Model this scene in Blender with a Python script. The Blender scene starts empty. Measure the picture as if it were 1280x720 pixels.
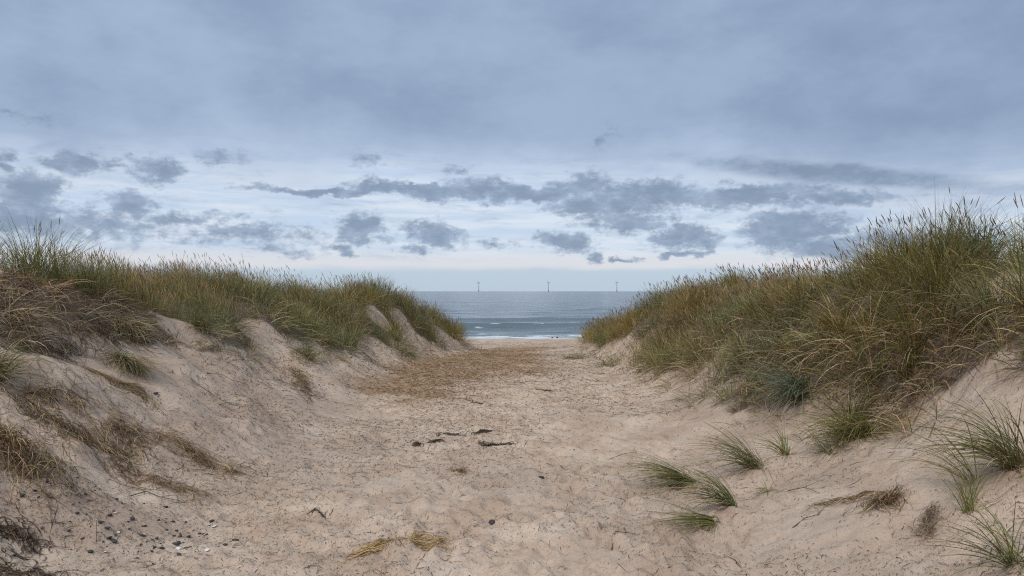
import bpy, bmesh, math, random
import numpy as np

sc = bpy.context.scene
COL = sc.collection
RNG = np.random.default_rng(11)
random.seed(5)
rad = math.radians

# ------------------------------------------------------------------ camera
cam_d = bpy.data.cameras.new('camera')
cam = bpy.data.objects.new('camera', cam_d)
COL.objects.link(cam)
cam.location = (0, 0, 1.6)
cam.rotation_euler = (rad(90.25), 0, 0)
cam_d.sensor_width = 36
cam_d.lens = 26
cam_d.clip_start = 0.05
cam_d.clip_end = 200000
sc.camera = cam

# ------------------------------------------------------------------ sky and sun
SUN_EL, SUN_AZ = 48.0, -150.0        # degrees; azimuth from +Y towards +X
world = bpy.data.worlds.new('World')
sc.world = world
world.use_nodes = True
sun_d = bpy.data.lights.new('sun', 'SUN')
sun_d.energy = 1.5
sun_d.angle = rad(13)
sun_d.color = (1.0, 0.94, 0.86)
sun = bpy.data.objects.new('sun', sun_d)
COL.objects.link(sun)
sun.rotation_euler = (rad(90 - SUN_EL), 0, rad(180 - SUN_AZ))

sc.view_settings.view_transform = 'Standard'
sc.view_settings.look = 'None'
sc.view_settings.gamma = 1
sc.view_settings.exposure = 0.42
sc.view_settings.use_curve_mapping = False
try:
    sc.cycles.use_denoising = False
    sc.cycles.filter_width = 1.15
    sc.cycles.max_bounces = 5
    sc.cycles.diffuse_bounces = 3
    sc.cycles.glossy_bounces = 2
    sc.cycles.transmission_bounces = 3
except Exception:
    pass


class NT:
    """small helper for node trees"""
    def __init__(self, tree):
        self.t = tree
        tree.nodes.clear()
    def n(self, typ, **kw):
        nd = self.t.nodes.new(typ)
        for k, v in kw.items():
            setattr(nd, k, v)
        return nd
    def put(self, sock, v):
        if v is None:
            return
        if isinstance(v, bpy.types.NodeSocket):
            self.t.links.new(v, sock)
        else:
            if hasattr(sock.default_value, '__len__') and len(sock.default_value) == 4 and len(v) == 3:
                v = (*v, 1)
            sock.default_value = v
    def math(self, op, a, b=None, c=None, clamp=False):
        nd = self.n('ShaderNodeMath', operation=op, use_clamp=clamp)
        for i, v in enumerate((a, b, c)):
            self.put(nd.inputs[i], v)
        return nd.outputs[0]
    def vec(self, op, a, b=None, c=None, out=0):
        nd = self.n('ShaderNodeVectorMath', operation=op)
        for i, v in enumerate((a, b, c)):
            if v is not None:
                self.put(nd.inputs[i], v)
        return nd.outputs['Value'] if out else nd.outputs[0]
    def mapr(self, v, a, b, c=0.0, d=1.0, kind='SMOOTHSTEP'):
        nd = self.n('ShaderNodeMapRange', interpolation_type=kind)
        for i, x in enumerate((v, a, b, c, d)):
            self.put(nd.inputs[i], x)
        return nd.outputs[0]
    def noise(self, vec, scale, detail=4, rough=0.55, dist=0.0, col=False, dim='3D'):
        nd = self.n('ShaderNodeTexNoise', noise_dimensions=dim)
        self.put(nd.inputs['Vector'], vec)
        self.put(nd.inputs['Scale'], scale)
        self.put(nd.inputs['Detail'], detail)
        self.put(nd.inputs['Roughness'], rough)
        self.put(nd.inputs['Distortion'], dist)
        return nd.outputs['Color' if col else 'Fac']
    def mix(self, f, a, b, mode='MIX'):
        nd = self.n('ShaderNodeMix', data_type='RGBA', blend_type=mode)
        self.put(nd.inputs[0], f)
        self.put(nd.inputs[6], a)
        self.put(nd.inputs[7], b)
        return nd.outputs[2]
    def comb(self, x, y, z):
        nd = self.n('ShaderNodeCombineXYZ')
        for i, v in enumerate((x, y, z)):
            self.put(nd.inputs[i], v)
        return nd.outputs[0]


# clouds over the sea: azimuth, elevation (degrees), half width, half height, weight
CLOUDS = [
    (-33.8, 8.3, 1.1, 1.0, 0.9), (-32.9, 6.6, 2.9, 1.9, 1.25), (-33.5, 4.6, 5.5, 1.8, .95), (-30.4, 8.7, 1.9, 0.9, 0.9), (-28.8, 8.5, 1.4, .6, .6),
    (-25.8, 8.4, 2.5, 1.1, 1.0), (-27.2, 6.2, 2.3, 1.2, .95), (-21.4, 9.5, 2.4, 0.9, .65),
    (-11.2, 9.6, 1.8, 0.9, .55), (-30.0, 4.6, 9.0, 1.8, .62), (-20.0, 4.0, 8.0, 1.2, .6), (-24.0, 5.3, 5.0, .7, .62),
    (-15.0, 7.45, 6.5, 0.5, 1.1), (-8.0, 7.6, 6.5, 0.75, 1.15), (2.0, 7.6, 6.5, .8, 1.1), (10.0, 7.4, 6.5, .9, 1.1), (18.0, 7.3, 7.0, .7, 1.0), (-2.6, 7.8, 4.5, 1.0, 1.0), (-4.2, 9.2, 2.0, .6, .5),
    (-0.6, 7.4, 3.2, 1.0, .9), (5.5, 8.2, 2.5, 1.4, .85), (6.6, 6.6, 4.5, 1.2, .95), (11.0, 7.2, 5.5, 1.5, 1.0),
    (9.0, 5.6, 4.5, 1.3, .85), (17.0, 7.0, 6.0, 1.2, .9), (23.5, 6.7, 7.0, .8, .8), (13.0, 4.2, 3.0, 1.3, .95),
    (-11.3, 4.6, 3.1, 1.5, 1.05), (-13.5, 3.4, 1.8, .5, .7), (-12.6, 2.9, 1.5, .5, .75), (-5.6, 4.3, 2.8, 1.5, 1.05), (-7.4, 3.4, 1.2, .6, .7),
    (4.2, 3.7, 2.9, 1.1, 1.0), (6.3, 2.6, 1.2, .7, .85), (8.9, 2.5, 1.2, .33, .9), (13.1, 2.9, 1.7, .45, .95),
    (-1.4, 3.4, 2.0, .5, .55), (20.8, 4.4, 4.8, 2.3, 1.05), (23.0, 3.0, 5.0, 1.2, .8), (27.0, 3.6, 5.0, 1.6, .55),
   
    (6.9, 11.2, .9, 1.1, .7), (7.9, 12.1, 1.4, .8, .45), (-34.0, 11.4, 4.0, .6, .45), (-17.5, 2.7, 4.0, .5, .45),
    (60, 6, 14, 2.5, .9), (85, 9, 16, 3, .9), (-58, 7, 14, 3, .9), (-85, 5, 15, 2.5, .9), (130, 7, 20, 3, .9), (-130, 8, 22, 3, .9), (179, 6, 12, 3, .9),
]


def build_sky():
    k = NT(world.node_tree)
    out = k.n('ShaderNodeOutputWorld')
    bg = k.n('ShaderNodeBackground')
    bg.inputs['Strength'].default_value = 0.1
    k.t.links.new(bg.outputs[0], out.inputs[0])
    D = k.n('ShaderNodeTexCoord').outputs['Generated']
    sep = k.n('ShaderNodeSeparateXYZ')
    k.put(sep.inputs[0], D)
    X, Y, Z = sep.outputs
    az = k.math('MULTIPLY', k.math('ARCTAN2', X, Y), 57.29578)
    el = k.math('MULTIPLY', k.math('ARCSINE', Z), 57.29578)
    P = k.comb(az, el, 0.0)
    # flattened lookup so that the clouds get longer than they are tall
    F = k.vec('MULTIPLY', D, (1, 1, 1.8))
    w1 = k.vec('MULTIPLY', k.vec('SUBTRACT', k.noise(F, 9.0, 3, .6, col=True), (.5, .5, .5)), (5.5, 2.2, 0))
    w2 = k.vec('MULTIPLY', k.vec('SUBTRACT', k.noise(F, 38.0, 4, .62, col=True), (.5, .5, .5)), (2.6, 1.5, 0))
    Pw = k.vec('ADD', k.vec('ADD', P, w1), w2)
    m = None
    for (a, e, rx, ry, w) in CLOUDS:
        q = k.vec('MULTIPLY_ADD', Pw, (1 / rx, 1 / ry, 0), (-a / rx, -e / ry, 0))
        v = k.math('MULTIPLY_ADD', k.vec('LENGTH', q, out=1), -w, w)
        m = v if m is None else k.math('MAXIMUM', m, v)
    fine = k.math('SUBTRACT', k.noise(F, 70.0, 6, .68), 0.5)
    m2 = k.math('MULTIPLY_ADD', fine, 1.4, m)
    dens = k.mapr(m2, 0.0, 0.55)
    # one long smooth streak, upper right
    bank = k.math('MULTIPLY_ADD', az, .155, el)
    sq = k.comb(k.math('MULTIPLY_ADD', az, 1 / 12.5, -23.5 / 12.5), k.math('MULTIPLY_ADD', bank, 1 / .95, -11.95 / .95), 0.0)
    sv = k.math('SUBTRACT', 1.0, k.vec('LENGTH', sq, out=1))
    sv = k.math('MULTIPLY_ADD', k.math('SUBTRACT', k.noise(k.vec('MULTIPLY', D, (1, 1, 3)), 11.0, 4, .6), .5), .9, sv)
    streakd = k.math('MULTIPLY', k.mapr(sv, -.05, .5), 1.0)
    # high stratus sheet: lower edge near 9 degrees, lower on the right
    sheetn = k.math('SUBTRACT', k.noise(F, 3.2, 5, .6), 0.5)
    edge = k.math('MULTIPLY_ADD', sheetn, 9.0, el)
    edge = k.math('MULTIPLY_ADD', k.mapr(az, 5, 40), 3.2, edge)
    sheet = k.mapr(edge, 6.5, 14.0)
    # colours: scene radiance, times ten because the background strength is 0.1
    sky = k.n('ShaderNodeTexSky', sky_type='NISHITA', sun_disc=False, sun_elevation=rad(SUN_EL), sun_rotation=rad(SUN_AZ))
    air = k.mix(k.mapr(el, 0.0, 9.0, kind='LINEAR'), (4.7, 5.75, 7.1), (4.8, 5.8, 7.3))
    # pale strip low over the sea, hazier blue under it
    strip = k.math('MULTIPLY', k.mapr(el, 1.45, 1.75), k.mapr(el, 3.6, 2.3))
    air = k.mix(k.math('MULTIPLY', strip, 0.75), air, (6.5, 6.4, 6.6))
    low = k.mapr(k.math('MULTIPLY_ADD', k.math('SUBTRACT', k.noise(k.vec('MULTIPLY', D, (1, 1, 8)), 6.0, 4, .6), .5), 1.1, el), 2.0, 1.4)
    air = k.mix(low, air, (4.25, 5.2, 6.2))
    streak = k.noise(k.vec('MULTIPLY', D, (1, 1, 14)), 5.0, 4, .6)
    bright = k.math('MULTIPLY', k.mapr(streak, .38, .66), k.math('MULTIPLY', k.mapr(el, 2, 3.4), k.mapr(el, 13, 6)))
    air = k.mix(k.math('MULTIPLY', bright, .75), air, (6.6, 7.05, 7.75))
    base = k.mix(0.92, sky.outputs[0], air)
    mott = k.noise(k.vec('MULTIPLY', D, (1, 1, 2.0)), 4.5, 6, .6)
    shcol = k.mix(k.mapr(az, -32, 32, kind='LINEAR'), (1.08, 1.06, 1.03), (.93, .93, .94))
    shcol = k.mix(1.0, shcol, k.mix(k.mapr(mott, .3, .72), (2.0, 2.78, 4.2), (2.9, 3.78, 5.25)), 'MULTIPLY')
    base = k.mix(k.math('MULTIPLY', sheet, .93), base, shcol)
    cshade = k.math('MULTIPLY_ADD', k.math('MAXIMUM', m, k.math('MULTIPLY', sv, 1.0)), -.35, k.noise(F, 34.0, 5, .65))
    dens = k.math('MAXIMUM', dens, streakd)
    ccol = k.mix(k.mapr(cshade, .12, .58), (1.75, 2.4, 3.4), (2.95, 3.75, 5.0))
    wn = k.noise(k.vec('MULTIPLY', D, (1, 1, 5.0)), 12.0, 6, .66, .4)
    wisp = k.math('MULTIPLY', k.mapr(wn, .50, .74), k.math('MULTIPLY', k.mapr(el, 1.9, 3.2), k.mapr(el, 14, 8)))
    base = k.mix(k.math('MULTIPLY', wisp, .5), base, (2.6, 3.4, 4.7))
    base = k.mix(k.math('MULTIPLY', dens, .86), base, ccol)
    # an overcast sky is brightest overhead
    up = k.mapr(el, 20.0, 75.0, .88, 2.0, kind='LINEAR')
    warm = k.mix(k.mapr(el, 20.0, 70.0), (1, 1, 1), (1.08, 1.0, .84))
    tot = k.vec('MULTIPLY', base, warm)
    sca = k.n('ShaderNodeVectorMath', operation='SCALE')
    k.put(sca.inputs[0], tot)
    k.put(sca.inputs['Scale'], up)
    k.put(bg.inputs['Color'], sca.outputs[0])


build_sky()

# ------------------------------------------------------------------ ground shape
# TERRAIN BEGIN
def _hash(ix, iy, s):
    h = (ix.astype(np.int64) * 374761393 + iy.astype(np.int64) * 668265263 + s * 974634777) & 0x7fffffff
    h = ((h ^ (h >> 13)) * 1274126177) & 0x7fffffff
    return ((h ^ (h >> 16)) & 0xffff) / 65535.0


def vnoise(x, y, s=0):
    x = np.asarray(x, float); y = np.asarray(y, float)
    ix = np.floor(x); iy = np.floor(y)
    fx = x - ix; fy = y - iy
    fx = fx * fx * fx * (fx * (fx * 6 - 15) + 10); fy = fy * fy * fy * (fy * (fy * 6 - 15) + 10)
    a = _hash(ix, iy, s); b = _hash(ix + 1, iy, s); c = _hash(ix, iy + 1, s); d = _hash(ix + 1, iy + 1, s)
    return (a + (b - a) * fx) * (1 - fy) + (c + (d - c) * fx) * fy - 0.5


def fbm(x, y, f, octv=4, s=0, g=0.5):
    o = 0; am = 1.0
    for i in range(octv):
        r = 0.6 * i + .3
        cx, sx = math.cos(r), math.sin(r)
        o = o + am * vnoise((x * cx - y * sx) * f, (x * sx + y * cx) * f, s + i * 7)
        f *= 2.03; am *= g
    return o


def sstep(a, b, v):
    t = np.clip((v - a) / (b - a), 0, 1)
    return t * t * (3 - 2 * t)


# y, then distance from the axis and height of: toe, grass line, upper slope, crest, back, plateau
LEFT = np.array([
    (-60, 2.2, 0, 3.9, .9, 4.9, 1.65, 5.6, 1.9, 8, 1.7, 14, 1.5),
    (1.0, 2.2, 0, 3.9, .90, 4.9, 1.60, 5.5, 1.90, 8, 1.7, 14, 1.5),
    (5.0, 2.3, 0, 4.1, .95, 4.85, 1.65, 5.3, 1.93, 8, 1.75, 14, 1.5),
    (7.5, 2.4, 0, 4.5, 1.12, 5.0, 1.70, 5.4, 1.95, 8, 1.75, 14, 1.5),
    (10., 2.5, 0, 3.75, .64, 4.8, 1.32, 5.4, 1.54, 7.5, 1.6, 14, 1.5),
    (13., 2.4, 0, 3.2, .40, 4.2, 1.15, 5.0, 1.55, 7.0, 1.6, 14, 1.4),
    (16., 2.2, 0, 2.8, .33, 3.6, 1.05, 4.3, 1.38, 6.5, 1.3, 14, 1.2),
    (19., 1.55, 0, 2.05, .30, 2.45, .92, 3.0, 1.36, 6.0, 1.0, 14, .9),
    (21.5, .92, 0, 1.08, .1, 1.5, .42, 2.4, .95, 5.5, .7, 14, .7),
    (25., 1.7, 0, 2.0, .08, 2.8, .3, 3.6, .55, 5.5, .5, 14, .5),
    (30., 2.0, 0, 3.0, 0, 4.0, .05, 5, .1, 7, .1, 14, .1),
    (400, 2.0, 0, 3.0, 0, 4.0, .0, 5, .0, 7, .0, 14, .0)])
RIGHT = np.array([
    (-60, 1.2, 0, 3.4, .85, 4.2, 1.5, 4.9, 1.75, 8, 1.7, 14, 1.5),
    (1.0, 1.2, 0, 3.4, .85, 4.2, 1.50, 4.9, 1.75, 8, 1.7, 14, 1.5),
    (4.5, 1.35, 0, 3.4, .80, 4.1, 1.45, 4.8, 1.75, 8, 1.75, 14, 1.5),
    (6.0, 1.6, 0, 2.95, .46, 3.8, 1.30, 4.7, 1.75, 8, 1.75, 14, 1.5),
    (8.0, 1.9, 0, 2.7, .32, 3.3, 1.15, 4.1, 1.92, 7.5, 1.8, 14, 1.5),
    (10.0, 2.0, 0, 2.6, .22, 3.3, .95, 4.2, 1.62, 7.0, 1.4, 14, 1.3),
    (11.5, 2.1, 0, 2.6, .18, 3.3, .90, 4.2, 1.46, 7.0, 1.45, 14, 1.3),
    (14., 2.1, 0, 2.5, .15, 3.1, 1.0, 4.0, 1.72, 7, 1.6, 14, 1.2),
    (16., 1.95, 0, 2.35, .13, 2.95, .95, 3.75, 1.62, 6.5, 1.4, 14, 1.1),
    (17.5, 1.9, 0, 2.25, .12, 2.85, .72, 3.7, 1.30, 6.5, 1.3, 14, 1.0),
    (20., 1.6, 0, 1.8, .1, 2.4, .36, 3.5, .80, 6.0, .9, 14, .8),
    (24., 1.8, 0, 2.2, .08, 3.0, .25, 4.0, .45, 6, .45, 14, .4),
    (30., 2.0, 0, 3.0, 0, 4.0, .05, 5, .1, 7, .1, 14, .1),
    (400, 2.0, 0, 3.0, 0, 4.0, .0, 5, .0, 7, .0, 14, .0)])


def prof(tab, y, j):
    """column j of the table at y, rounded off between the stations"""
    o = 0
    for d, w in ((-1.0, .25), (0, .5), (1.0, .25)):
        o = o + w * np.interp(y + d, tab[:, 0], tab[:, j])
    return o


def side_z(tab, ax, y):
    cols = [(0 * y, 0 * y)] + [(prof(tab, y, 1 + 2 * i), prof(tab, y, 2 + 2 * i)) for i in range(6)] + [(0 * y + 60, 0 * y + .8)]
    def ev(a):
        z = np.zeros_like(a)
        for (x0, z0), (x1, z1) in zip(cols[:-1], cols[1:]):
            t = np.clip((a - x0) / np.maximum(x1 - x0, 1e-3), 0, 1)
            z = z + (z1 - z0) * t
        return z
    return .2 * (ev(ax - .28) + ev(ax - .13) + ev(ax) + ev(ax + .13) + ev(ax + .28))


def base_z(x, y):
    x = np.asarray(x, float); y = np.asarray(y, float)
    wob = fbm(x, y, .35, 3, 40) * .5
    ax = np.abs(x) + wob * sstep(1.2, 2.2, np.abs(x)) * .5
    z = np.where(x < 0, side_z(LEFT, ax, y), side_z(RIGHT, ax, y))
    dune = sstep(.05, .9, z)
    z = z + sstep(.03, .3, z) * np.where(x < 0, 1, .5) * fbm(x, y, 1.7, 3, 13) * .13
    z = z + dune * fbm(x, y, .55, 3, 3) * .22 + fbm(x, y, .9, 2, 9) * .05
    # the path falls to the beach and runs under the sea
    drop = sstep(17, 23, y) * -.13 + np.interp(y, [23, 26.5, 40, 72, 110, 400], [0, -.04, -.85, -3.0, -4.6, -12])
    return z + drop


def fine_z(x, y):
    """trampled, wind blown sand"""
    near = np.clip(1 - y / 40, .2, 1)
    r = np.abs(x)
    path = sstep(2.9, 1.8, r)
    bank = 1 - path
    a = fbm(x, y, 2.2, 3, 21) * .045
    tram = (np.abs(fbm(x, y, 5.5, 3, 31)) * -.07 + .018) * path + fbm(x, y, 12, 3, 61) * .022 * path
    rip = np.sin((x * .35 + y + fbm(x, y, 1.0, 2, 50) * .9) * 2 * math.pi / .13) * .0035 * bank
    lump = fbm(x, y, 6.5, 4, 71) * .034 * bank
    return (a + tram + rip + lump) * near
# TERRAIN END


def axis(segs):
    out = [segs[0][0]]
    for (a, b, s0, s1) in segs:
        v = a
        while v < b - 1e-6:
            t = (v - a) / (b - a)
            v = min(b, v + s0 + (s1 - s0) * t)
            out.append(v)
    return np.array(out)


GX = axis([(-420, -60, 40, 6), (-60, -9, 5, .25), (-9, -3.4, .16, .03), (-3.4, 3.4, .026, .026), (3.4, 9, .03, .16), (9, 60, .25, 5), (60, 420, 6, 40)])
GY = axis([(-60, -4, 5, .4), (-4, 2.2, .3, .03), (2.2, 7, .014, .022), (7, 14, .022, .05), (14, 30, .05, .12), (30, 76, .3, .5), (76, 130, 1.5, 8)])
_mx, _my = np.meshgrid(GX, GY)
GZ = base_z(_mx, _my) + fine_z(_mx, _my)
# footprints pressed into the path and the lower banks
for _ in range(900):
    fy = 2.3 + 24 * RNG.random() ** 1.7
    fx = RNG.normal(0, 1.15)
    if abs(fx) > 3.2:
        continue
    th = RNG.normal(0, .5)
    la, lb = RNG.uniform(.10, .15), RNG.uniform(.045, .065)
    dp = RNG.uniform(.008, .028)
    i0, i1 = np.searchsorted(GX, [fx - .35, fx + .35]); j0, j1 = np.searchsorted(GY, [fy - .35, fy + .35])
    if i1 <= i0 or j1 <= j0:
        continue
    px = _mx[j0:j1, i0:i1] - fx; py = _my[j0:j1, i0:i1] - fy
    u = (px * math.sin(th) + py * math.cos(th)) / la; v = (px * math.cos(th) - py * math.sin(th)) / lb
    r2 = u * u + v * v
    GZ[j0:j1, i0:i1] += -dp * np.exp(-r2 ** 3 * .7) + dp * .55 * np.exp(-(np.sqrt(r2) - 1.45) ** 2 * 6)

# little mounds of blown sand caught by the tufts and straw heaps
for (qx, qy, qs, qh) in ((1.5, 5.2, .22, .05), (1.42, 5.98, .24, .05), (1.95, 6.05, .24, .055), (2.22, 6.08, .14, .03), (2.74, 4.12, .28, .07), (2.4, 3.95, .16, .04), (2.22, 3.3, .22, .05), (2.2, 4.4, .2, .03),
                         (-3.05, 4.62, .42, .09), (-3.3, 11.75, .4, .08), (-4.0, 7.7, .3, .06), (-4.15, 9.9, .3, .06), (-2.95, 6.05, .3, .04)):
    GZ += qh * np.exp(-((_mx - qx) ** 2 + (_my - qy) ** 2) / qs ** 2)


def H(x, y):
    """height of the finished ground mesh"""
    x = np.asarray(x, float); y = np.asarray(y, float)
    i = np.clip(np.searchsorted(GX, x) - 1, 0, len(GX) - 2); j = np.clip(np.searchsorted(GY, y) - 1, 0, len(GY) - 2)
    tx = np.clip((x - GX[i]) / (GX[i + 1] - GX[i]), 0, 1); ty = np.clip((y - GY[j]) / (GY[j + 1] - GY[j]), 0, 1)
    return (GZ[j, i] * (1 - tx) + GZ[j, i + 1] * tx) * (1 - ty) + (GZ[j + 1, i] * (1 - tx) + GZ[j + 1, i + 1] * tx) * ty


def mesh_np(name, co, quads, col=None, mat=None, parent=None, loc=(0, 0, 0), smooth=True, colname='Col', extra=None):
    """link one mesh object made from numpy arrays (quads: n x 4, or n x 3)"""
    co = np.ascontiguousarray(co, dtype=np.float32); quads = np.ascontiguousarray(quads, dtype=np.int32)
    me = bpy.data.meshes.new(name)
    k = quads.shape[1]
    me.vertices.add(len(co)); me.vertices.foreach_set('co', co.ravel())
    me.loops.add(quads.size); me.loops.foreach_set('vertex_index', quads.ravel())
    me.polygons.add(len(quads)); me.polygons.foreach_set('loop_start', np.arange(0, quads.size, k, dtype=np.int32))
    me.polygons.foreach_set('use_smooth', np.full(len(quads), smooth))
    me.update(calc_edges=True)
    if col is not None:
        c4 = np.ones((len(co), 4), np.float32); c4[:, :3] = col
        at = me.color_attributes.new(colname, 'FLOAT_COLOR', 'POINT'); at.data.foreach_set('color', c4.ravel())
    for nm, arr in (extra or {}).items():
        at = me.attributes.new(nm, 'FLOAT', 'POINT'); at.data.foreach_set('value', np.ascontiguousarray(arr, dtype=np.float32))
    if mat:
        me.materials.append(mat)
    o = bpy.data.objects.new(name, me)
    o.location = loc
    if parent:
        o.parent = parent
    COL.objects.link(o)
    return o


def tag(o, label=None, cat=None, group=None, kind=None):
    for k_, v_ in (('label', label), ('category', cat), ('group', group), ('kind', kind)):
        if v_:
            o[k_] = v_
    return o


def empty(name, loc, rz=0.0):
    o = bpy.data.objects.new(name, None)
    o.location = loc; o.rotation_euler = (0, 0, rz); o.empty_display_size = .2
    COL.objects.link(o)
    return o


def grid_quads(ny, nx):
    i = np.arange(nx - 1)[None, :] + np.arange(ny - 1)[:, None] * nx
    return np.stack([i, i + 1, i + 1 + nx, i + nx], -1).reshape(-1, 4)


def mat_new(name):
    m = bpy.data.materials.new(name); m.use_nodes = True
    k = NT(m.node_tree)
    out = k.n('ShaderNodeOutputMaterial'); b = k.n('ShaderNodeBsdfPrincipled')
    k.t.links.new(b.outputs[0], out.inputs[0])
    return m, k, b, out


# ---- zones on the ground: litter (dead leaves), straw film, damp sand
def lim(tab, x, y, j):
    return prof(tab, y, j)


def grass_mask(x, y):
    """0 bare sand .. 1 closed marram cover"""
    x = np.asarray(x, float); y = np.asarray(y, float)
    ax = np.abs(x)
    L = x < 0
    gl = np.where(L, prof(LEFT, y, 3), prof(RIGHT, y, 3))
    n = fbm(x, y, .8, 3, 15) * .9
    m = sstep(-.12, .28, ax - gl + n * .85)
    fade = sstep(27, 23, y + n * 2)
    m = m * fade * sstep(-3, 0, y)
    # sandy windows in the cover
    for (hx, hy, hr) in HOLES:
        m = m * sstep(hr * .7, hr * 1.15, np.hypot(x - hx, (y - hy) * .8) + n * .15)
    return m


HOLES = [(-4.3, 9.6, .42), (-3.05, 17.0, .35), (-2.75, 18.2, .3), (-5.6, 6.7, .55), (-5.5, 7.6, .4), (4.4, 6.3, .24), (-3.9, 11.6, .3), (3.0, 5.2, .5)]


def straw_mask(x, y):
    """brown film of chopped straw on the path"""
    n = fbm(x, y, .6, 4, 81)
    cx = np.interp(y, [10.5, 13.5, 16.5, 20, 23], [-1.75, -1.5, -1.1, -.3, .4])
    w = np.interp(y, [10.5, 13, 18, 23], [.55, 1.05, 1.0, .95])
    a = np.exp(-((x - cx) / w) ** 2) * sstep(9.8, 11.0, y + n * 1.5 + x * .4) * sstep(25, 21, y)
    a = a + .55 * np.exp(-((x - .3) / .8) ** 2 - ((y - 16) / 2.6) ** 2)
    return np.clip(a * (1.2 + n * 1.0 + fbm(x, y, 2.2, 3, 83) * .9), 0, 1)


def build_ground():
    x, y = _mx.ravel(), _my.ravel()
    co = np.stack([x, y, GZ.ravel()], 1)
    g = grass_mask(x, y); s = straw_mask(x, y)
    damp = np.clip(fbm(x, y, .5, 4, 5) * 1.2 + .25, 0, 1)
    m, k, b, out = mat_new('sand')
    at = k.n('ShaderNodeVertexColor', layer_name='Col')
    sp = k.n('ShaderNodeSeparateColor'); k.put(sp.inputs[0], at.outputs[0])
    pos = k.n('ShaderNodeNewGeometry').outputs['Position']
    n1 = k.noise(pos, 1.6, 6, .65); n2 = k.noise(pos, 24, 5, .7); n3 = k.noise(pos, 260, 3, .7)
    c = k.mix(k.mapr(n1, .35, .68), (.46, .330, .238), (.625, .482, .368))
    c = k.mix(k.math('MULTIPLY', k.mapr(n2, .52, .72), .45), c, (.27, .195, .145))
    c = k.mix(k.math('MULTIPLY', k.mapr(n3, .58, .74), .55), c, (.19, .14, .11))
    n4 = k.noise(pos, 95, 4, .75)
    c = k.mix(k.math('MULTIPLY', k.mapr(n4, .53, .66), .64), c, (.20, .135, .095))
    c = k.mix(k.math('MULTIPLY', k.mapr(n3, .40, .30), .5), c, (.66, .57, .49))
    c = k.mix(k.math('MULTIPLY', sp.outputs[2], .36), c, (.30, .225, .18))
    nf = k.noise(k.vec('MULTIPLY', pos, (1, 1, 1)), 45, 4, .7)
    c = k.mix(k.math('MULTIPLY', k.mapr(k.math('MULTIPLY_ADD', sp.outputs[1], 1.1, k.math('MULTIPLY_ADD', nf, .9, -.45)), .15, .78), .76), c, (.30, .175, .09))
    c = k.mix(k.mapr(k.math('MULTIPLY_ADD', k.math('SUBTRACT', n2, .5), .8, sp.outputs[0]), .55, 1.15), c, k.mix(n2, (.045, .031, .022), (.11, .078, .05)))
    k.put(b.inputs['Base Color'], c)
    b.inputs['Roughness'].default_value = .95
    b.inputs['Specular IOR Level'].default_value = .15
    bp = k.n('ShaderNodeBump'); bp.inputs['Strength'].default_value = .55; bp.inputs['Distance'].default_value = .02
    k.put(bp.inputs['Height'], k.math('ADD', k.math('MULTIPLY', n2, 1.6), k.math('MULTIPLY', n3, .35)))
    k.put(b.inputs['Normal'], bp.outputs[0])
    o = mesh_np('ground', co, grid_quads(len(GY), len(GX)), np.stack([g, s, damp], 1), m)
    tag(o, 'pale trampled sand path running between two dune banks down to the beach', 'sand', kind='structure')


build_ground()


# ------------------------------------------------------------------ the sea
SEA = -3.0


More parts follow.
